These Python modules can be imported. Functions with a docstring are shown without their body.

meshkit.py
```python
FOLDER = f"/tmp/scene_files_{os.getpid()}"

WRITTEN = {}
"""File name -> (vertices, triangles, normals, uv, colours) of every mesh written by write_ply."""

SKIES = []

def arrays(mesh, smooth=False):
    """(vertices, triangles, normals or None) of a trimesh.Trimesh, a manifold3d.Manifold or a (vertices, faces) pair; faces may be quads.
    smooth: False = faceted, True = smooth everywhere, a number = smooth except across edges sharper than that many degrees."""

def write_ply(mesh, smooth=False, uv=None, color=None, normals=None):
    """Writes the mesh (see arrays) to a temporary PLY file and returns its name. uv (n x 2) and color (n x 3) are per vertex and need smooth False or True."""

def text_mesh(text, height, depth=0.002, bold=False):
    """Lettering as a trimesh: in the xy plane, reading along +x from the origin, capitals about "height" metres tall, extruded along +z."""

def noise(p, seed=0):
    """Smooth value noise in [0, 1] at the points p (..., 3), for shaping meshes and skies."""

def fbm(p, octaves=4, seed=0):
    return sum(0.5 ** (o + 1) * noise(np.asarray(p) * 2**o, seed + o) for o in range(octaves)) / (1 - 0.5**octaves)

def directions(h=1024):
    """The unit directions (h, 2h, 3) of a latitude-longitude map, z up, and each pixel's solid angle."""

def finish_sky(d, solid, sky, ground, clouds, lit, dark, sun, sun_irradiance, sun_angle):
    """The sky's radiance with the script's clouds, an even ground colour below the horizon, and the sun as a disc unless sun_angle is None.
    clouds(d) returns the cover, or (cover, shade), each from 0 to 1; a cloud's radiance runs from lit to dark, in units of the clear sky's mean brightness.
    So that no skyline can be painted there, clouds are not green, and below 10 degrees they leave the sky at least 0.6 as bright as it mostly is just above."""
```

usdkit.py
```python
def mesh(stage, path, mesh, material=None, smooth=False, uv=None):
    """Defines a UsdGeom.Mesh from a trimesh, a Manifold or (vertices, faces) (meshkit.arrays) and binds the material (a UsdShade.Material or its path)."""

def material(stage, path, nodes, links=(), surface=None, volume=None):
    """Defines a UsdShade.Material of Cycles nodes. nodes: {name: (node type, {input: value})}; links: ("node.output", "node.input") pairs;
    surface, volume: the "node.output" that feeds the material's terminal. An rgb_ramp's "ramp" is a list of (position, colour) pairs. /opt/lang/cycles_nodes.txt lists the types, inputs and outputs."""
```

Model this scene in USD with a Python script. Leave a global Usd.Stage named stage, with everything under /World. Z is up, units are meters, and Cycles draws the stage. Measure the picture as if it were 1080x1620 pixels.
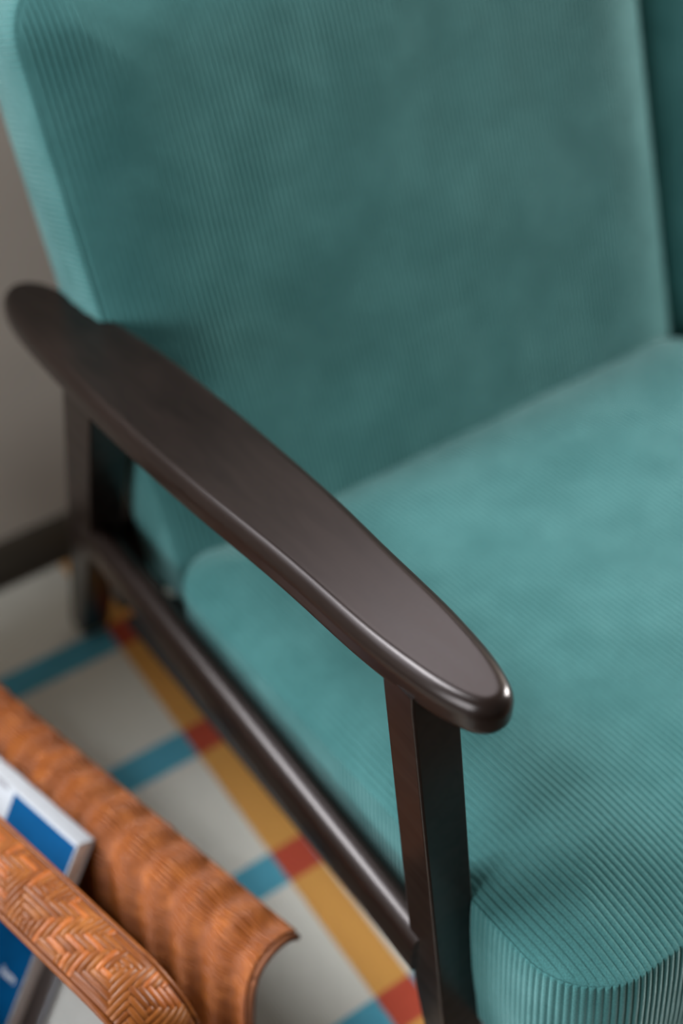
import math, random
import numpy as np
import trimesh, usdkit, meshkit
from pxr import Usd, UsdGeom, UsdLux, UsdShade, Gf, Sdf, Vt

random.seed(7)
RNG = np.random.default_rng(7)
stage = Usd.Stage.CreateInMemory()
UsdGeom.SetStageUpAxis(stage, UsdGeom.Tokens.z)
UsdGeom.SetStageMetersPerUnit(stage, 1.0)
UsdGeom.Xform.Define(stage, '/World')
UsdGeom.Scope.Define(stage, '/World/Looks')

# ------------------------------------------------------------------ camera
CAM = np.array([-0.29294, -0.19498, 1.16481])
YAW, PITCH, ROLL, FPX = 0.59242, 0.77509, -0.01396, 1990.5
FOCAL, APERTURE, FOCUS = 50.0, 0.021, 0.775        # mm, lens opening in m, m
EXPOSURE = -0.05


def camera():
    fw = np.array([math.sin(YAW) * math.cos(PITCH), math.cos(YAW) * math.cos(PITCH), -math.sin(PITCH)])
    r = np.array([math.cos(YAW), -math.sin(YAW), 0.0])
    u = np.cross(r, fw)
    c, s = math.cos(ROLL), math.sin(ROLL)
    r, u = c * r + s * u, c * u - s * r
    cam = UsdGeom.Camera.Define(stage, '/World/camera')
    m = Gf.Matrix4d(*r, 0, *u, 0, *(-fw), 0, *CAM, 1)
    cam.AddTransformOp().Set(m)
    cam.CreateFocalLengthAttr(FOCAL)
    cam.CreateHorizontalApertureAttr(FOCAL * 1080 / FPX)
    cam.CreateVerticalApertureAttr(FOCAL * 1620 / FPX)
    cam.CreateFStopAttr(FOCAL / 1000 / APERTURE)
    cam.CreateFocusDistanceAttr(FOCUS)
    cam.CreateClippingRangeAttr(Gf.Vec2f(0.02, 100))
    cam.CreateExposureAttr(EXPOSURE)


camera()

# ------------------------------------------------------------------ light
WIN = dict(x0=-2.3, x1=1.0, z0=1.0, z1=2.55, y=0.95)   # the window in the wall behind the sofa
dome = UsdLux.DomeLight.Define(stage, '/World/room_fill')
dome.CreateIntensityAttr(0.08)
dome.CreateColorAttr(Gf.Vec3f(1.0, 0.93, 0.83))


def area_light(name, pos, target, w, h, intensity, color):
    p = np.array(pos, float)
    z = p - np.array(target, float)
    z /= np.linalg.norm(z)
    x = np.cross([0, 0, 1.0], z)
    x /= np.linalg.norm(x)
    y = np.cross(z, x)
    l = UsdLux.RectLight.Define(stage, '/World/' + name)
    l.CreateWidthAttr(w)
    l.CreateHeightAttr(h)
    l.CreateIntensityAttr(intensity)
    l.CreateColorAttr(Gf.Vec3f(*color))
    l.AddTransformOp().Set(Gf.Matrix4d(*x.tolist(), 0, *y.tolist(), 0, *z.tolist(), 0, *p.tolist(), 1))


# bright sky high outside the window, the paler sky lower down, and the windows of the two side walls
area_light('high_sky_daylight', (-1.5, 2.1, 3.3), (-0.3, 0.4, 0.2), 1.5, 0.9, 49.0, (0.95, 0.98, 1.0))
area_light('low_sky_daylight', (-1.25, 1.30, 1.85), (-1.25, 0.0, 1.85), 2.2, 1.8, 6.0, (0.95, 0.94, 1.0))
area_light('pale_sky_daylight', (0.62, 1.30, 1.95), (0.62, 0.0, 1.95), 0.8, 0.9, 8.0, (1.0, 0.93, 0.96))
area_light('right_window_daylight', (2.9, 0.0, 1.2), (0.3, 0.3, 0.4), 1.0, 1.2, 74.0, (1.0, 0.98, 0.95))
area_light('left_window_daylight', (-2.5, 0.05, 1.10), (0.0, 0.05, 1.10), 1.1, 1.3, 17.0, (0.96, 0.98, 1.0))

# ------------------------------------------------------------------ helpers
T = {}


def path_for(name, parent='/World'):
    parent = str(parent.GetPath()) if hasattr(parent, 'GetPath') else parent
    k = (parent, name)
    n = T.get(k, 0)
    T[k] = n + 1
    return f'{parent}/{name}' + (f'_{n:03d}' if n else '')


def obj(name, mesh, mat, parent='/World', smooth=30):
    return usdkit.mesh(stage, path_for(name, parent), mesh, M[mat], smooth=smooth).GetPrim()


def thing(name, label, cat, group=None):
    x = UsdGeom.Xform.Define(stage, path_for(name)).GetPrim()
    return tag(x, label, cat, group)


def tag(o, label=None, cat=None, group=None, kind=None):
    for k, v in (('label', label), ('category', cat), ('group', group), ('kind', kind)):
        if v:
            o.SetCustomDataByKey(k, v)
    return o


def cat(ms):
    """joins (vertices, faces) pairs; faces quads or triangles"""
    vs, fs, n = [], [], 0
    for v, f in ms:
        f = np.asarray(f)
        if f.shape[1] == 4:
            f = np.vstack([f[:, [0, 1, 2]], f[:, [0, 2, 3]]])
        vs.append(np.asarray(v, float))
        fs.append(f + n)
        n += len(v)
    return trimesh.Trimesh(np.vstack(vs), np.vstack(fs), process=False)


def grid_faces(nr, nc, wrap=False):
    i, j = np.meshgrid(np.arange(nr - 1), np.arange(nc if wrap else nc - 1), indexing='ij')
    k = (j + 1) % nc
    return np.stack([i * nc + j, i * nc + k, (i + 1) * nc + k, (i + 1) * nc + j], -1).reshape(-1, 4)


def box(lo, hi):
    m = trimesh.creation.box(np.subtract(hi, lo))
    m.apply_translation((np.add(lo, hi)) / 2)
    return m


def rings(sections, caps=True):
    """lofts closed sections (n x 3 arrays of equal length) into a skin"""
    s = np.array(sections, float)
    nr, nc = s.shape[:2]
    v = s.reshape(-1, 3)
    f = grid_faces(nr, nc, True)
    f = np.vstack([f[:, [0, 1, 2]], f[:, [0, 2, 3]]])
    if caps:
        a, b = len(v), len(v) + 1
        v = np.vstack([v, s[0].mean(0), s[-1].mean(0)])
        j = np.arange(nc)
        k = (j + 1) % nc
        f = np.vstack([f, np.stack([np.full(nc, a), k, j], 1), np.stack([np.full(nc, b), (nr - 1) * nc + j, (nr - 1) * nc + k], 1)])
    m = trimesh.Trimesh(v, f, process=False)
    if m.volume < 0:
        m.invert()
    return m


def round_rect(w, d, r, k=5):
    """closed outline of a rounded rectangle, centred, counter-clockwise"""
    out = []
    for cx, cy, a0 in ((w / 2 - r, d / 2 - r, 0), (-w / 2 + r, d / 2 - r, 90), (-w / 2 + r, -d / 2 + r, 180), (w / 2 - r, -d / 2 + r, 270)):
        for t in np.linspace(0, 90, k):
            a = math.radians(a0 + t)
            out.append((cx + r * math.cos(a), cy + r * math.sin(a)))
    return np.array(out)


def tubes(lines, r, sides=6, flat=1.0):
    """lines: (n lines, m points, 3) with a common normal array or None -> joined tubes"""
    ms = []
    for p in lines:
        p = np.asarray(p, float)
        t = np.gradient(p, axis=0)
        t /= np.linalg.norm(t, axis=1, keepdims=True) + 1e-12
        ref = np.where(np.abs(t[:, 2:]) < 0.9, [0, 0, 1.0], [1.0, 0, 0])
        a = np.cross(t, ref)
        a /= np.linalg.norm(a, axis=1, keepdims=True)
        b = np.cross(t, a)
        ang = np.arange(sides) * 2 * np.pi / sides
        v = p[:, None] + r * (np.cos(ang)[None, :, None] * a[:, None] + flat * np.sin(ang)[None, :, None] * b[:, None])
        ms.append((v.reshape(-1, 3), grid_faces(len(p), sides, True)))
    return cat(ms)


# ------------------------------------------------------------------ materials
M = {}


def mat(name, nodes, links, surface='p.BSDF'):
    M[name] = usdkit.material(stage, '/World/Looks/' + name, nodes, links, surface=surface)


def corduroy(name, dark, light, sheen):
    mat(name, {
        'tc': ('texture_coordinate', {}),
        'n1': ('noise_texture', {'scale': 16.0, 'detail': 3.0, 'roughness': 0.6}),
        'n2': ('noise_texture', {'scale': 900.0, 'detail': 2.0}),
        'r1': ('map_range', {'from_min': 0.36, 'from_max': 0.66, 'to_min': 0.0, 'to_max': 1.0, 'clamp': True}),
        'c': ('mix_color', {'a': dark, 'b': light}),
        'n2m': ('map_range', {'from_min': 0.3, 'from_max': 0.7, 'to_min': 0.82, 'to_max': 1.16}),
        'hs': ('hsv', {'hue': 0.5, 'saturation': 1.0, 'fac': 1.0}),
        'sw': ('map_range', {'from_min': 0.36, 'from_max': 0.66, 'to_min': sheen * 0.8, 'to_max': sheen * 1.15, 'clamp': True}),
        'b': ('bump', {'strength': 0.35, 'distance': 0.0006}),
        'p': ('principled_bsdf', {'roughness': 0.85, 'specular_ior_level': 0.12, 'sheen_roughness': 0.30, 'sheen_tint': (0.68, 0.93, 0.93), 'diffuse_roughness': 0.6}),
    }, [('tc.object', 'n1.vector'), ('tc.object', 'n2.vector'), ('n1.fac', 'r1.value'), ('r1.result', 'c.fac'), ('c.result', 'hs.color'),
        ('n2.fac', 'n2m.value'), ('n2m.result', 'hs.value'), ('hs.color', 'p.base_color'), ('n1.fac', 'sw.value'), ('sw.result', 'p.sheen_weight'),
        ('n2.fac', 'b.height'), ('b.normal', 'p.normal')])


corduroy('corduroy', (0.034, 0.118, 0.118), (0.046, 0.145, 0.145), 0.95)
mat('dark_wood', {
    'tc': ('texture_coordinate', {}),
    'mp': ('mapping', {'scale': (30.0, 3.0, 30.0)}),
    'n': ('noise_texture', {'scale': 2.5, 'detail': 5.0, 'roughness': 0.6, 'distortion': 0.4}),
    'sp': ('noise_texture', {'scale': 1400.0, 'detail': 1.0}),
    'c': ('rgb_ramp', {'ramp': [(0.3, (0.0058, 0.0034, 0.0027)), (0.7, (0.0090, 0.0053, 0.0042))]}),
    'rr': ('map_range', {'from_min': 0.3, 'from_max': 0.7, 'to_min': 0.25, 'to_max': 0.28}),
    'b': ('bump', {'strength': 0.06, 'distance': 0.0005}),
    'p': ('principled_bsdf', {'specular_ior_level': 0.24, 'specular_tint': (1.0, 0.93, 0.93)}),
}, [('tc.object', 'mp.vector'), ('mp.vector', 'n.vector'), ('tc.object', 'sp.vector'), ('n.fac', 'c.fac'), ('c.color', 'p.base_color'), ('n.fac', 'rr.value'), ('rr.result', 'p.roughness'),
    ('sp.fac', 'b.height'), ('b.normal', 'p.normal')])


def rattan(name, dark, light, rough=0.42, spec=0.22):
    mat(name, {
        'tc': ('texture_coordinate', {}),
        'n': ('noise_texture', {'scale': 55.0, 'detail': 4.0, 'roughness': 0.65}),
        'f': ('noise_texture', {'scale': 700.0, 'detail': 2.0}),
        'g': ('geometry', {}),
        'mx': ('math', {'math_type': 'multiply_add', 'value2': 0.45, 'value3': -0.22}),
        'ad': ('math', {'math_type': 'add'}),
        'c': ('rgb_ramp', {'ramp': [(0.25, dark), (0.75, light)]}),
        'b': ('bump', {'strength': 0.25, 'distance': 0.0004}),
        'p': ('principled_bsdf', {'roughness': rough, 'specular_ior_level': spec}),
    }, [('tc.object', 'n.vector'), ('tc.object', 'f.vector'), ('g.random_per_island', 'mx.value1'), ('mx.value', 'ad.value1'), ('n.fac', 'ad.value2'), ('ad.value', 'c.fac'),
        ('c.color', 'p.base_color'), ('f.fac', 'b.height'), ('b.normal', 'p.normal')])


rattan('rattan', (0.205, 0.052, 0.0062), (0.45, 0.140, 0.024), 0.45, 0.30)
rattan('rattan_light', (0.150, 0.044, 0.0070), (0.30, 0.108, 0.024))
rattan('rattan_mid', (0.120, 0.032, 0.0045), (0.24, 0.076, 0.014))
mat('rattan_core', {'p': ('principled_bsdf', {'base_color': (0.16, 0.048, 0.013), 'roughness': 0.7})}, [])


def plain(name, color, rough=0.5, spec=0.5, noise=0.0, scale=30.0):
    mat(name, {
        'tc': ('texture_coordinate', {}),
        'n': ('noise_texture', {'scale': scale, 'detail': 4.0}),
        'c': ('rgb_ramp', {'ramp': [(0.3, tuple(x * (1 - noise) for x in color)), (0.7, tuple(x * (1 + noise) for x in color))]}),
        'p': ('principled_bsdf', {'roughness': rough, 'specular_ior_level': spec}),
    }, [('tc.object', 'n.vector'), ('n.fac', 'c.fac'), ('c.color', 'p.base_color')])


plain('wall_paint', (0.42, 0.375, 0.33), 0.9, 0.2, 0.03, 6.0)
plain('baseboard_paint', (0.055, 0.045, 0.034), 0.6, 0.3, 0.08)
plain('floor_board', (0.045, 0.032, 0.022), 0.5, 0.4, 0.15, 8.0)
plain('window_paint', (0.75, 0.75, 0.73), 0.5)
plain('paper_white', (0.40, 0.43, 0.47), 0.6, 0.3, 0.02, 300.0)
plain('paper_edge', (0.84, 0.82, 0.82), 0.75, 0.2, 0.10, 500.0)
plain('cover_blue', (0.0006, 0.052, 0.150), 0.55, 0.05, 0.18, 25.0)
plain('cover_grey', (0.20, 0.20, 0.22), 0.4, 0.4, 0.1, 25.0)
plain('ink_white', (0.80, 0.82, 0.85), 0.5)
plain('magazine_white', (0.48, 0.49, 0.47), 0.38, 0.5, 0.04, 30.0)
plain('webbing', (0.03, 0.028, 0.026), 0.8, 0.2, 0.1)

# the woven rug: a plaid of cream squares, teal bands across, ochre bands along, red where they cross
P_RUG, B_RUG = 0.187, 0.040
mat('rug_weave', {
    'g': ('geometry', {}),
    's': ('separate_xyz', {}),
    'nz': ('noise_texture', {'scale': 220.0, 'detail': 2.0}),
    'nz2': ('noise_texture', {'scale': 9.0, 'detail': 3.0}),
    'wob': ('math', {'math_type': 'multiply_add', 'value2': 0.003, 'value3': -0.0015}),
    'xa': ('math', {'math_type': 'add'}), 'ya': ('math', {'math_type': 'add'}),
    'xs': ('math', {'math_type': 'subtract', 'value2': 0.044 - P_RUG / 2}), 'xm': ('math', {'math_type': 'floored_modulo', 'value2': P_RUG}),
    'xd': ('math', {'math_type': 'subtract', 'value2': P_RUG / 2}), 'xabs': ('math', {'math_type': 'absolute'}),
    'xb': ('map_range', {'range_type': 'smoothstep', 'from_min': B_RUG / 2 - 0.0012, 'from_max': B_RUG / 2 + 0.0012, 'to_min': 1.0, 'to_max': 0.0}),
    'ys': ('math', {'math_type': 'subtract', 'value2': 0.398 - P_RUG / 2}), 'ym': ('math', {'math_type': 'floored_modulo', 'value2': P_RUG}),
    'yd': ('math', {'math_type': 'subtract', 'value2': P_RUG / 2}), 'yabs': ('math', {'math_type': 'absolute'}),
    'yb': ('map_range', {'range_type': 'smoothstep', 'from_min': B_RUG / 2 - 0.0012, 'from_max': B_RUG / 2 + 0.0012, 'to_min': 1.0, 'to_max': 0.0}),
    'base': ('mix_color', {'a': (0.66, 0.65, 0.58), 'b': (0.73, 0.72, 0.65)}),
    'm1': ('mix_color', {'b': (0.66, 0.33, 0.085)}),
    'red': ('mix_color', {'a': (0.092, 0.36, 0.48), 'b': (0.46, 0.075, 0.042)}),
    'm2': ('mix_color', {}),
    'wv': ('wave_texture', {'wave_type': 'bands', 'bands_direction': 'x', 'scale': 85.0, 'distortion': 0.3}),
    'wm': ('map_range', {'to_min': 0.86, 'to_max': 1.05}),
    'hs': ('hsv', {'hue': 0.5, 'saturation': 1.0, 'fac': 1.0}),
    'b': ('bump', {'strength': 0.5, 'distance': 0.001}),
    'p': ('principled_bsdf', {'roughness': 0.95, 'specular_ior_level': 0.1, 'sheen_weight': 0.08}),
}, [('g.position', 's.vector'), ('g.position', 'nz.vector'), ('g.position', 'nz2.vector'), ('nz.fac', 'wob.value1'),
    ('s.x', 'xa.value1'), ('wob.value', 'xa.value2'), ('s.y', 'ya.value1'), ('wob.value', 'ya.value2'),
    ('xa.value', 'xs.value1'), ('xs.value', 'xm.value1'), ('xm.value', 'xd.value1'), ('xd.value', 'xabs.value1'), ('xabs.value', 'xb.value'),
    ('ya.value', 'ys.value1'), ('ys.value', 'ym.value1'), ('ym.value', 'yd.value1'), ('yd.value', 'yabs.value1'), ('yabs.value', 'yb.value'),
    ('nz2.fac', 'base.fac'), ('base.result', 'm1.a'), ('xb.result', 'm1.fac'), ('xb.result', 'red.fac'), ('m1.result', 'm2.a'), ('red.result', 'm2.b'), ('yb.result', 'm2.fac'),
    ('g.position', 'wv.vector'), ('wv.fac', 'wm.value'), ('m2.result', 'hs.color'), ('wm.result', 'hs.value'), ('hs.color', 'p.base_color'), ('wv.fac', 'b.height'), ('b.normal', 'p.normal')])

# ------------------------------------------------------------------ the room
WY = 0.948


def structure(name, m, material, parent='/World'):
    o = obj(name, m, material, parent)
    return tag(o, kind='structure') if parent == '/World' else o


structure('floor', box((-3.0, -3.0, -0.06), (3.2, WY + 0.15, -0.008)), 'floor_board')
w = WIN
structure('wall_back', cat([(m.vertices, m.faces) for m in (
    box((-3.0, WY, -0.008), (3.2, WY + 0.15, w['z0'])), box((-3.0, WY, w['z1']), (3.2, WY + 0.15, 2.7)),
    box((-3.0, WY, w['z0']), (w['x0'], WY + 0.15, w['z1'])), box((w['x1'], WY, w['z0']), (3.2, WY + 0.15, w['z1'])))]), 'wall_paint')
prof = np.array([(WY, -0.008), (WY - 0.012, -0.008), (WY - 0.012, 0.044), (WY - 0.009, 0.050), (WY, 0.052)])
structure('baseboard_back', rings([np.c_[np.full(5, x), prof] for x in (-3.0, 3.2)]), 'baseboard_paint')
wf = UsdGeom.Xform.Define(stage, path_for('window_1')).GetPrim()
tag(wf, kind='structure')
fr = [box((w['x0'], WY + 0.0, w['z0']), (w['x0'] + 0.05, WY + 0.06, w['z1'])), box((w['x1'] - 0.05, WY, w['z0']), (w['x1'], WY + 0.06, w['z1'])),
      box((w['x0'] + 0.05, WY, w['z0']), (w['x1'] - 0.05, WY + 0.06, w['z0'] + 0.05)), box((w['x0'] + 0.05, WY, w['z1'] - 0.05), (w['x1'] - 0.05, WY + 0.06, w['z1']))]
obj('window_frame', cat([(m.vertices, m.faces) for m in fr]), 'window_paint', wf)

# rug, its top at z = 0
RUG_C = np.array([0.30, 0.445])
rug_out = round_rect(2.9, 0.95, 0.01, 3) + RUG_C
rg = rings([np.c_[rug_out, np.full(len(rug_out), -0.008)], np.c_[rug_out, np.full(len(rug_out), -0.002)],
            np.c_[(rug_out - RUG_C) * 0.998 + RUG_C, np.full(len(rug_out), 0.0)]])
tag(obj('rug', rg, 'rug_weave'), 'flat woven plaid rug of cream squares with teal, ochre and red bands on the floor', 'rug')

# ------------------------------------------------------------------ the sofa
WALE = 0.005


def wale(t, amp):
    """corduroy ribs: round on top with a narrow groove"""
    return amp * (np.abs(np.sin(np.pi * t)) ** 0.65 - 0.6)


def sdf_rr(a, b, w_, h_, r):
    qx, qy = np.abs(a - w_ / 2) - w_ / 2 + r, np.abs(b - h_ / 2) - h_ / 2 + r
    return -(np.hypot(np.maximum(qx, 0), np.maximum(qy, 0)) + np.minimum(np.maximum(qx, qy), 0) - r)


def cushion(w_, h_, r, thick, crown, reach, seed, sag=None, per=6, rows=80, amp=0.0014, bulge=0.006):
    """a boxed corduroy cushion in its own frame: a across (ribs side by side), b along the ribs, c = out of the top panel; the top seam lies at c = 0.
    Returns (top panel, boxing) meshes."""
    na = int(round(w_ / WALE)) * per + 1
    a = np.linspace(0, w_, na)
    inset = np.where(a < r, r - np.sqrt(np.maximum(r * r - (r - a) ** 2, 0)), np.where(a > w_ - r, r - np.sqrt(np.maximum(r * r - (a - w_ + r) ** 2, 0)), 0))
    t = np.linspace(0, 1, rows)
    t = 0.5 * t + 0.5 * (0.5 - 0.5 * np.cos(np.pi * t))
    A = np.repeat(a[None], rows, 0)
    B = inset[None] + t[:, None] * (h_ - 2 * inset)[None]
    d = np.maximum(sdf_rr(A, B, w_, h_, r), 0)
    k = np.clip(d / reach, 0, 1)
    C = crown * (1 - (1 - k) ** 2.3)
    low = meshkit.fbm(np.stack([A * 7, B * 7, np.full_like(A, seed)], -1), 3, seed) - 0.5
    C = C + 0.008 * low * k
    if sag is not None:
        C = C + sag(A, B)
    fade = np.clip(d / 0.004, 0, 1)
    C = C + wale(A / WALE, amp) * fade - 0.0012 * (1 - fade)
    top = (np.stack([A, B, C], -1).reshape(-1, 3), grid_faces(rows, na))
    # boxing: a band round the outline, ribs running across it
    out = []
    for cx, cy, a0 in ((w_ - r, h_ - r, 0), (r, h_ - r, 90), (r, r, 180), (w_ - r, r, 270)):
        for q in np.radians(np.linspace(a0, a0 + 90, 24)):
            out.append((cx + r * math.cos(q), cy + r * math.sin(q)))
    out = np.array(out + out[:1])
    L = np.r_[0, np.cumsum(np.linalg.norm(np.diff(out, axis=0), axis=1))]
    ns = int(round(L[-1] / WALE)) * per
    s = np.arange(ns) / ns * L[-1]
    ox, oy = np.interp(s, L, out[:, 0]), np.interp(s, L, out[:, 1])
    tx, ty = np.roll(ox, -1) - np.roll(ox, 1), np.roll(oy, -1) - np.roll(oy, 1)
    ln = np.hypot(tx, ty)
    nx, ny = ty / ln, -tx / ln
    # height steps: a tight rounded head on every rib at the seam
    hs = np.array([0.0, 0.0006, 0.0014, 0.0025, 0.004, 0.007, 0.015, 0.03, 0.5 * thick, thick - 0.03, thick - 0.012, thick - 0.004, thick])
    hs = np.clip(hs, 0, thick)
    ob = bulge * np.sin(np.pi * np.clip(hs / thick, 0, 1)) ** 0.6
    headr = np.interp(hs, [0, 0.0006, 0.0014, 0.0025, thick - 0.004, thick], [0, 0.6, 0.9, 1, 1, 0])
    ribs = wale(np.arange(ns) / per, amp)
    V = []
    for h, o, hr in zip(hs, ob, headr):
        off = o + (ribs + 0.0006) * hr - 0.0006
        wob = 0.002 * (meshkit.noise(np.stack([s * 9, np.full(ns, h * 12), np.full(ns, seed)], -1), seed) - 0.5)
        V.append(np.stack([ox + nx * (off + wob), oy + ny * (off + wob), np.full(ns, -h + (0.0014 * np.sqrt(max(0, 1 - hr)) * 0 + 0.0005 * (ribs / amp) * (h < 0.002)))], -1))
    # seam line follows the top panel's sag
    V = np.array(V)
    if sag is not None:
        V[..., 2] += sag(np.clip(ox, 0, w_), np.clip(oy, 0, h_))[None]
    band = (V.reshape(-1, 3), grid_faces(len(hs), ns, True)[:, ::-1])
    bot = np.array(V[-1])
    nb = len(bot)
    base = (np.vstack([bot, bot.mean(0)]), np.stack([np.arange(nb), np.full(nb, nb), (np.arange(nb) + 1) % nb], 1))
    return top, cat([band, base])


def framed(mesh, origin, ea, eb, ec):
    v, f = (mesh.vertices, mesh.faces) if hasattr(mesh, 'vertices') else mesh
    v = np.asarray(v)
    v = origin + v[:, :1] * ea + v[:, 1:2] * eb + v[:, 2:] * ec
    m = cat([(v, f)])
    return m


def unit(v):
    v = np.asarray(v, float)
    return v / np.linalg.norm(v)


sofa = thing('sofa', 'teal corduroy sofa on a dark stained wooden frame beside the rattan magazine basket', 'sofa')

X = np.array([1.0, 0, 0])
SEAT_X, SEAT_W, SEAT_D = 0.016, 0.640, 0.552
SEAT_F, SEAT_B = np.array([SEAT_X, 0.003, 0.390]), np.array([SEAT_X, 0.552, 0.322])
eb = unit(SEAT_B - SEAT_F)
ec = np.cross(X, eb)
seat_sag = lambda A, B: -0.0 * B
top, band = cushion(SEAT_W, SEAT_D, 0.054, 0.145, 0.023, 0.13, 3, seat_sag, bulge=0.003)
for m_ in (top, band):         # the seat cushion widens a little towards the back
    v_ = m_[0] if isinstance(m_, tuple) else m_.vertices
    v_[:, 0] -= 0.005 * np.clip(v_[:, 1] / SEAT_D, 0, 1.1) * (1 - v_[:, 0] / SEAT_W)
for k in range(2):
    o = SEAT_F + X * k * (SEAT_W + 0.008)
    s_ = obj('seat_cushion', framed(top, o, X, eb, ec), 'corduroy', sofa, smooth=True)
    obj('boxing_band', framed(band, o, X, eb, ec), 'corduroy', s_, smooth=True)

BW, BH = 0.634, 0.588
b0, b1 = np.array([0.030, 0.551, 0.30]), np.array([0.030, 0.732, 0.782])
eb2 = unit(b1 - b0)
b0 = b0 - 0.062 * eb2
ec2 = np.cross(X, eb2)      # x cross up = forward (-y)
if ec2[1] > 0:
    ec2 = -ec2
ec2 = -np.cross(eb2, X) if np.cross(X, eb2)[1] > 0 else np.cross(X, eb2)
topb, bandb = cushion(BW, BH, 0.05, 0.093, 0.029, 0.10, 11, bulge=0.004)
for k in range(2):
    o = b0 + X * k * (BW + 0.004)
    s_ = obj('back_cushion', framed(topb, o, X, eb2, ec2), 'corduroy', sofa, smooth=True)
    obj('boxing_band', framed(bandb, o, X, eb2, ec2), 'corduroy', s_, smooth=True)

SOFA_W = 2 * SEAT_W + 0.008 + 2 * SEAT_X          # mirror plane for the other end of the frame


def mirrored(m):
    m = m.copy()
    m.vertices[:, 0] = SOFA_W - m.vertices[:, 0]
    m.invert()
    return m


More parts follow.
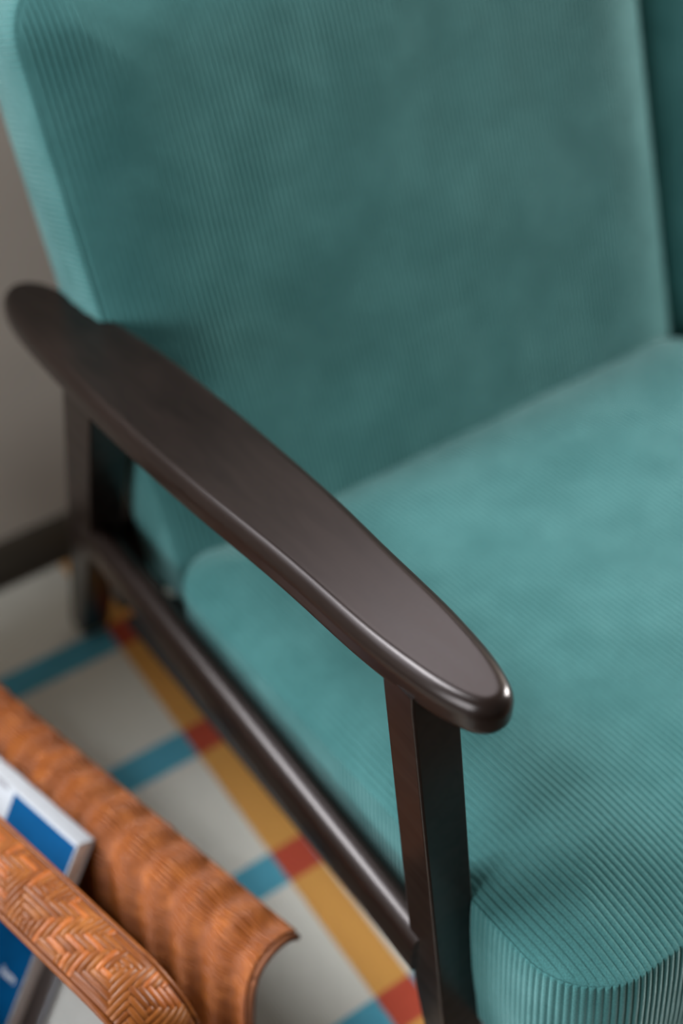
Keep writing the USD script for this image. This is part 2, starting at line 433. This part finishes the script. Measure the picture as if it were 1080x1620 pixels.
def armrest():
    ys = np.array([0.0985, 0.101, 0.106, 0.113, 0.122, 0.135, 0.152, 0.175, 0.205, 0.25, 0.30, 0.36, 0.42, 0.48, 0.54, 0.60, 0.65, 0.69, 0.72, 0.742, 0.757, 0.766, 0.771, 0.773])
    hw = np.array([0.0, 0.0085, 0.0135, 0.0172, 0.0203, 0.0235, 0.0262, 0.0288, 0.0308, 0.0325, 0.0352, 0.0382, 0.0402, 0.0412, 0.0410, 0.0385, 0.0355, 0.0325, 0.0290, 0.0250, 0.0200, 0.0140, 0.0080, 0.0])
    cx = np.interp(ys, [0.09, 0.2, 0.3, 0.45, 0.58, 0.77], [0.0100, 0.0095, 0.0105, 0.0080, 0.0075, 0.0035])
    left = np.c_[cx - hw, ys]
    right = np.c_[cx + hw, ys][::-1][1:-1]
    out = np.vstack([left, right])
    # resample evenly
    cl = np.vstack([out, out[:1]])
    L = np.r_[0, np.cumsum(np.linalg.norm(np.diff(cl, axis=0), axis=1))]
    from scipy.interpolate import CubicSpline
    cs = CubicSpline(L, cl, bc_type='periodic')
    s = np.linspace(0, L[-1], 321)[:-1]
    p = cs(s)
    t = cs(s, 1)
    n = np.c_[t[:, 1], -t[:, 0]] / np.linalg.norm(t, axis=1, keepdims=True)
    if (np.sum((p - p.mean(0)) * n)) < 0:
        n = -n
    TH = 0.027

    def top_z(y):
        return 0.6165 - (0.6165 - 0.521) * (y - 0.097) / 0.666 + 0.004 * np.sin(np.pi * np.clip((y - 0.1) / 0.67, 0, 1)) - 0.003

    prof = []                                     # (inset, height above the underside)
    for q in np.linspace(0, 90, 5):
        prof.append((0.0045 - 0.0045 * math.sin(math.radians(q)), 0.0065 - 0.0065 * math.cos(math.radians(q))))
    for q in np.linspace(0, 82, 11):
        a = math.radians(q)
        prof.append((0.0095 - 0.0095 * math.cos(a), TH - 0.0130 + 0.0130 * math.sin(a)))
    prof += [(0.0098, TH), (0.0112, TH)]
    sec = []
    for ins, h in prof:
        q = p - n * ins
        sec.append(np.c_[q, top_z(q[:, 1]) - TH + h])
    m = rings(sec, caps=False)
    ms_ = [(m.vertices, m.faces if rings_out(m) else m.faces[:, ::-1])]
    # the flat top and underside: strips from edge to edge
    for k, up_ in ((len(sec) - 1, True), (0, False)):
        q = sec[k]
        i0, i1 = int(np.argmin(q[:, 1])), int(np.argmax(q[:, 1]))
        ch = [np.roll(q, -i0, 0)[:(i1 - i0) % len(q) + 1], np.roll(q, -i1, 0)[:(i0 - i1) % len(q) + 1][::-1]]
        th_ = np.linspace(0, np.pi, 160)
        yy = q[i0, 1] + (q[i1, 1] - q[i0, 1]) * (0.5 - 0.5 * np.cos(th_))
        e1, e2 = (np.interp(yy, c_[:, 1], c_[:, 0]) for c_ in ch)
        fr_ = np.linspace(0, 1, 9)
        Xg = e1[:, None] + (e2 - e1)[:, None] * fr_
        Yg = np.repeat(yy[:, None], 9, 1)
        Zg = top_z(Yg) + (0.00001 if up_ else -TH)
        f_ = grid_faces(160, 9)
        v_ = np.stack([Xg, Yg, Zg], -1).reshape(-1, 3)
        nz = np.cross(v_[f_[700, 1]] - v_[f_[700, 0]], v_[f_[700, 2]] - v_[f_[700, 0]])[2]
        ms_.append((v_, f_ if (nz > 0) == up_ else f_[:, ::-1]))
    return cat(ms_)


def rings_out(m):
    """whether the skin of rings faces outwards"""
    c = m.triangles_center - m.vertices.mean(0)
    return float((c[:, 0] * np.cross(m.triangles[:, 1] - m.triangles[:, 0], m.triangles[:, 2] - m.triangles[:, 0])[:, 0]).sum()) > 0


def post(stations, r=0.0022):
    """a tapering post: stations (x centre, y front, y rear, x width, z)"""
    sec = []
    for x, yf, yr, w_, z in stations:
        o = round_rect(w_, yr - yf, r, 4)
        sec.append(np.c_[o + [x, (yf + yr) / 2], np.full(len(o), z)])
    return rings(sec)


def bar_y(x, w_, pts, r):
    """a bar running along y: pts (y, z centre, height)"""
    sec = []
    for y, z, h in pts:
        o = round_rect(w_, h, r, 6)
        sec.append(np.c_[o[:, 0] + x, np.full(len(o), y), o[:, 1] + z])
    return rings(sec)


arm = armrest()
leg_f = post([(0.008, 0.045, 0.071, 0.030, 0.0), (-0.0005, 0.0925, 0.1265, 0.034, 0.265), (-0.0005, 0.1440, 0.1738, 0.034, 0.5745), (-0.0005, 0.1455, 0.1752, 0.034, 0.5865)])
leg_r = post([(0.013, 0.795, 0.828, 0.036, 0.0), (-0.003, 0.652, 0.700, 0.036, 0.28), (-0.004, 0.578, 0.630, 0.036, 0.49), (-0.004, 0.570, 0.622, 0.036, 0.513)])
rail_s = bar_y(-0.010, 0.027, [(0.125, 0.311, 0.050), (0.4, 0.3005, 0.050), (0.665, 0.2905, 0.050)], 0.0130)
for m in (arm, mirrored(arm)):
    obj('armrest', m, 'dark_wood', sofa, smooth=40)
for m in (leg_f, leg_r, mirrored(leg_f), mirrored(leg_r)):
    obj('leg', m, 'dark_wood', sofa, smooth=35)
for m in (rail_s, mirrored(rail_s)):
    obj('rail', m, 'dark_wood', sofa, smooth=35)


def bar_x(y, z, d, h, r, tilt=0.0, x0=0.004):
    o = round_rect(d, h, r, 4)
    c, s = math.cos(tilt), math.sin(tilt)
    o = np.c_[o[:, 0] * c - o[:, 1] * s, o[:, 0] * s + o[:, 1] * c]
    return rings([np.c_[np.full(len(o), x), o[:, 0] + y, o[:, 1] + z] for x in (x0, SOFA_W - x0)])


obj('cross_rail', bar_x(0.105, 0.205, 0.022, 0.055, 0.004), 'dark_wood', sofa, smooth=35)
obj('cross_rail', bar_x(0.675, 0.222, 0.024, 0.12, 0.004), 'dark_wood', sofa, smooth=35)
for k in range(4):       # seat slats on the two cross rails
    y = 0.17 + 0.10 * k
    obj('seat_slat', bar_x(y, 0.225 - (y - 0.1) * 0.124, 0.05, 0.009, 0.003, x0=0.03), 'webbing', sofa, smooth=35)
for k in range(4):       # back slats behind the back cushions
    t = 0.15 + 0.125 * k
    q = b0 + eb2 * t - ec2 * 0.106
    obj('back_slat', bar_x(q[1], q[2], 0.012, 0.045, 0.003, tilt=-0.34, x0=0.06), 'dark_wood', sofa, smooth=35)
sq = [np.array([0.02, 0.118, 0.2165]), np.array([0.02, 0.662, 0.150])]
obj('dust_cover', rings([np.array([(x, sq[0][1], sq[0][2]), (x, sq[1][1], sq[1][2]), (x, sq[1][1], sq[1][2] - 0.004), (x, sq[0][1], sq[0][2] - 0.004)]) for x in (0.005, SOFA_W - 0.005)]), 'webbing', sofa, smooth=False)
sq = [b0 + eb2 * t - ec2 * 0.117 for t in (0.0, 0.54)]
obj('back_panel', rings([np.array([(x, q_[1] + dy_, q_[2]) for q_, dy_ in ((sq[0], 0), (sq[1], 0), (sq[1], 0.004), (sq[0], 0.004))]) for x in (0.045, SOFA_W - 0.045)]), 'webbing', sofa, smooth=False)
bp = post([(0.09, 0.690, 0.715, 0.022, 0.20), (0.09, 0.868, 0.893, 0.022, 0.74)])
for m in (bp, mirrored(bp)):
    obj('back_post', m, 'dark_wood', sofa, smooth=35)

# ------------------------------------------------------------------ the rattan basket
D = np.array([0.25, -0.9682, 0.0])       # along the basket, towards its near end
N = np.array([0.9682, 0.25, 0.0])        # across it, towards the sofa
VC = -0.143                              # handle line
U0, U1 = -0.86, -0.223                  # far and near end


def W3(u, v, z):
    u, v, z = np.broadcast_arrays(*(np.asarray(q, float) for q in (u, v, z)))
    return u[..., None] * D + v[..., None] * N + z[..., None] * np.array([0, 0, 1.0])


basket = thing('magazine_basket', 'orange brown rattan magazine basket with flared sides and woven strap handle beside the sofa', 'basket')
side = np.array([(0.134, 0.2485), (0.129, 0.256), (0.120, 0.2625), (0.108, 0.2655), (0.096, 0.2625), (0.0885, 0.254), (0.083, 0.240), (0.0795, 0.222), (0.0765, 0.195), (0.0735, 0.150), (0.070, 0.09), (0.064, 0.05), (0.05, 0.026), (0.025, 0.018), (0.0, 0.016)])
Ls = np.r_[0, np.cumsum(np.linalg.norm(np.diff(side, axis=0), axis=1))]
from scipy.interpolate import CubicSpline
cs_w = CubicSpline(Ls, side)


def side_at(l):
    q = cs_w(l)
    t = cs_w(l, 1)
    n = np.stack([t[..., 1], -t[..., 0]], -1)
    n = n / np.linalg.norm(n, axis=-1, keepdims=True)
    return q, n           # normal towards the inside / the top


PU = 0.036
for sgn in (1, -1):
    rows_l = np.arange(0.0035, Ls[-1], 0.0033)
    us = np.arange(U0, U1 + 1e-6, PU / 10)
    lines = []
    for i, l in enumerate(rows_l):
        q, nn = side_at(l)
        ph = 2 * np.pi * (us - U1) / PU + 0.25 * math.sin(i * 0.9)
        off = 0.0017 * np.cos(ph) + 0.0006 * np.cos(ph / 2 + np.pi * (i % 2)) + 0.0003 * RNG.normal(size=len(us)) * 0.5
        lines.append(W3(us, VC + sgn * (q[0] + nn[0] * off), q[1] + nn[1] * off))
    pn = tubes(lines, 0.00178, 6)
    sp = obj('side_panel', pn, 'rattan', basket, smooth=True)
    tag(sp, 'finely woven flared basket side')
    # lining: the dark stakes layer just outside the weave
    ls = np.linspace(0.002, Ls[-1], 60)
    q, nn = side_at(ls)
    uu = np.array([U0, U1])
    inner = W3(uu[None], VC + sgn * (q[:, :1] - nn[:, :1] * 0.0012), q[:, 1:] - nn[:, 1:] * 0.0012)
    outer = W3(uu[None], VC + sgn * (q[:, :1] - nn[:, :1] * 0.0036), q[:, 1:] - nn[:, 1:] * 0.0036)
    secs = [np.vstack([inner[:, k], outer[::-1, k]]) for k in (0, 1)]
    obj('panel_lining', rings(secs, caps=False), 'rattan_core', sp, smooth=False)
    # rim along the outer lip and a binding down each end
    q0 = side[0]
    obj('rim', tubes([W3(us, VC + sgn * np.full(len(us), q0[0] - 0.0005), np.full(len(us), q0[1] + 0.0004))], 0.0032, 8), 'rattan', sp, smooth=True)
    ls = np.linspace(0, Ls[-1], 90)
    q, nn = side_at(ls)
    for ue in (U0, U1):
        obj('end_binding', tubes([W3(np.full(len(ls), ue), VC + sgn * (q[:, 0] - nn[:, 0] * 0.0008), q[:, 1] - nn[:, 1] * 0.0008)], 0.0030, 8), 'rattan_core', sp, smooth=True)

# handle: a strap that arches over the middle; twill of cane strips over a core
HU0, HU1, HZ, HR = -0.875, -0.206, 0.345, 0.062
hp = [(HU1, 0.012), (HU1, HZ - HR)]
hp += [(HU1 - HR + HR * math.cos(a), HZ - HR + HR * math.sin(a)) for a in np.linspace(0, np.pi / 2, 12)[1:]]
hp += [(u_, HZ + 0.006 * math.sin(np.pi * (u_ - HU1 + HR) / (HU0 - HU1 + 2 * HR))) for u_ in np.linspace(HU1 - HR, HU0 + HR, 14)[1:]]
hp += [(HU0 + HR - HR * math.cos(a), HZ - HR + HR * math.sin(a)) for a in np.linspace(np.pi / 2, 0, 12)[1:]]
hp += [(HU0, 0.012)]
hp = np.array(hp)
HL = np.r_[0, np.cumsum(np.linalg.norm(np.diff(hp, axis=0), axis=1))]
HALF = 0.0245


def strap(s, c, lift=0.0):
    """a point on the strap: s along it, c across (-HALF..HALF), lift above its surface"""
    s, c, lift = np.broadcast_arrays(np.asarray(s, float), np.asarray(c, float), np.asarray(lift, float))
    e = 0.002
    u, z = np.interp(s, HL, hp[:, 0]), np.interp(s, HL, hp[:, 1])
    du = np.interp(s + e, HL, hp[:, 0]) - np.interp(s - e, HL, hp[:, 0])
    dz = np.interp(s + e, HL, hp[:, 1]) - np.interp(s - e, HL, hp[:, 1])
    ln = np.hypot(du, dz) + 1e-12
    nu, nz = dz / ln, -du / ln        # outwards of the arch (up on its top)
    drop = -0.0075 * (c / HALF) ** 2 + lift
    return W3(u + nu * drop, VC + c, z + nz * drop)


ss = np.linspace(0, HL[-1], 150)
cc = np.linspace(-HALF, HALF, 13)
up = [strap(np.full(13, s), cc, -0.0006) for s in ss]
dn = [strap(np.full(13, s), cc[::-1], -0.0050) for s in ss]
handle = obj('handle', rings([np.vstack([a, b]) for a, b in zip(up, dn)]), 'rattan_core', basket, smooth=50)
PS = 0.0046
NJ = 9
cjs = (np.arange(NJ) - (NJ - 1) / 2) * PS
NI = int(HL[-1] / PS)
warp_up = np.zeros((NI, NJ), bool)
for i in range(NI):
    for j in range(NJ):
        jj = abs(j - 4) if (i // 16) % 2 == 0 else j
        warp_up[i, j] = ((i + jj) % 8) < 4


def strip(s0, s1, c0, c1, along):
    """one float of cane, domed across and dipping at its ends"""
    n1, n2 = 7, 5
    a = np.linspace(0, 1, n1)
    b = np.linspace(-1, 1, n2)
    lift = 0.0004 + 0.0011 * (1 - (2 * a - 1)[:, None] ** 4) - 0.0006 * (b[None] ** 2)
    if along:
        S = np.repeat((s0 + (s1 - s0) * a)[:, None], n2, 1)
        C = np.repeat(((c0 + c1) / 2 + (c1 - c0) / 2 * 0.93 * b)[None], n1, 0)
    else:
        C = np.repeat((c0 + (c1 - c0) * a)[:, None], n2, 1)
        S = np.repeat(((s0 + s1) / 2 + (s1 - s0) / 2 * 0.93 * b)[None], n1, 0)
    tp = strap(S, C, lift).reshape(-1, 3)
    bt = strap(S, C, lift * 0 - 0.0007).reshape(-1, 3)
    f = grid_faces(n1, n2)
    rim_ = np.r_[np.arange(n2), np.arange(1, n1) * n2 + n2 - 1, (n1 - 1) * n2 + np.arange(n2 - 1)[::-1], np.arange(1, n1 - 1)[::-1] * n2]
    k = len(tp)
    wall = np.stack([rim_, np.roll(rim_, -1), np.roll(rim_, -1) + k, rim_ + k], 1)
    m = cat([(np.vstack([tp, bt]), np.vstack([f, wall[:, ::-1]]))])
    return m


floats = []
for j in range(NJ):
    i = 0
    while i < NI:
        if warp_up[i, j]:
            k = i
            while k < NI and warp_up[k, j]:
                k += 1
            floats.append(((i + k) / 2 * PS, strip(i * PS - 0.0012, k * PS + 0.0012, cjs[j] - PS / 2, cjs[j] + PS / 2, True)))
            i = k
        else:
            i += 1
for i in range(NI):
    j = 0
    while j < NJ:
        if not warp_up[i, j]:
            k = j
            while k < NJ and not warp_up[i, k]:
                k += 1
            floats.append((i * PS, strip(i * PS, (i + 1) * PS, cjs[j] - PS / 2 - 0.0010, cjs[k - 1] + PS / 2 + 0.0010, False)))
            j = k
        else:
            j += 1
mid = HL[1] + 0.16
floats.sort(key=lambda q: abs(q[0] - mid))
for q, m in floats[:290]:
    if m.volume < 0:
        m.invert()
    obj('cane_strip', m, RNG.choice(['rattan_light', 'rattan_mid', 'rattan', 'rattan_light']), handle, smooth=45)
rest = obj('cane_weave', cat([(m.vertices, m.faces) for _, m in floats[290:]]), 'rattan_mid', handle, smooth=45)
tag(rest, kind='stuff')
for c in (-1, 1):
    s = np.linspace(0.002, HL[-1] - 0.002, 220)
    obj('edge_binding', tubes([strap(s, np.full(220, c * (HALF - 0.0008)), np.full(220, -0.0012))], 0.0026, 8), 'rattan_mid', handle, smooth=True)

# ------------------------------------------------------------------ the book and the magazine in the basket
ED = unit(-0.586 * N + np.array([0, 0, -0.811]))      # down the leaning cover
EN = unit(-0.811 * N + np.array([0, 0, 0.586]))       # out of the front cover
EU = -D                                               # to the left along the cover
BT = W3(-0.405, -0.057, 0.25)                         # top rear corner at the near end
BT = CAM + (BT - CAM) * 0.992
BTH, BLEN, BWID = 0.0195, 0.228, 0.175


def slab(a0, a1, b0_, b1_, c0, c1, r=0.0012):
    """box in the book's frame (left, down, out) with softened edges"""
    sec = []
    o = round_rect(a1 - a0, b1_ - b0_, r * 1.6, 4) + [(a0 + a1) / 2, (b0_ + b1_) / 2]
    ctr = np.array([(a0 + a1) / 2, (b0_ + b1_) / 2])
    half = np.array([a1 - a0, b1_ - b0_]) / 2
    e = min(r, (c1 - c0) / 2)
    for c, ins in ((c0, e), (c0 + e * 0.3, e * 0.3), (c0 + e, 0), (c1 - e, 0), (c1 - e * 0.3, e * 0.3), (c1, e)):
        q = ctr + (o - ctr) * (half - ins) / half
        sec.append(BT + q[:, :1] * EU + q[:, 1:] * ED + c * EN)
    return rings(sec)


book = thing('book', 'thick white edged book with a blue cover, leaning in the basket under the handle', 'book')
obj('page_block', slab(0.0012, BWID - 0.001, 0.0002, BLEN - 0.001, 0.0009, BTH - 0.0009, 0.0005), 'paper_edge', book)
fc = obj('cover', slab(0, BWID, -0.0006, BLEN, BTH - 0.0010, BTH, 0.0005), 'paper_white', book)
tag(fc, 'front cover printed blue')
rc = obj('cover', slab(0, BWID, -0.0006, BLEN, 0, 0.0010, 0.0005), 'paper_white', book)
obj('spine', slab(0.0004, BWID, -0.0012, 0.0, 0, BTH, 0.0006), 'paper_white', book)
obj('cover_print', slab(0.0012, 0.079, 0.0012, BLEN - 0.002, BTH - 0.0001, BTH + 0.0002, 0.0001), 'cover_blue', fc, smooth=False)
obj('cover_picture', slab(0.0865, BWID - 0.002, -0.0002, 0.0040, BTH - 0.0001, BTH + 0.0002, 0.0001), 'cover_grey', fc, smooth=False)
tx = meshkit.text_mesh('ium', 0.0074, 0.0003, bold=False)
tv = np.array(tx.vertices)
tw = tv[:, 0].max()
tv = BT + (0.0095 + tw - tv[:, :1]) * EU + (0.1465 - tv[:, 1:2]) * ED + (BTH + 0.0001 + tv[:, 2:]) * EN
obj('cover_lettering', cat([(tv, tx.faces)]), 'ink_white', fc, smooth=False)

mag = thing('magazine', 'pale grey magazine tucked under the strap handle at the near end of the blue book', 'magazine')
obj('page_block', slab(-0.072, 0.115, 0.083, 0.240, -0.0115, -0.0072, 0.0006), 'paper_edge', mag)
obj('cover', slab(-0.075, 0.118, 0.080, 0.242, -0.0071, -0.0060, 0.0004), 'magazine_white', mag)
obj('cover', slab(-0.075, 0.118, 0.080, 0.242, -0.0128, -0.0117, 0.0004), 'magazine_white', mag)
obj('insert_card', slab(-0.0165, 0.100, 0.088, 0.236, -0.0040, -0.0024, 0.0004), 'paper_white', mag)
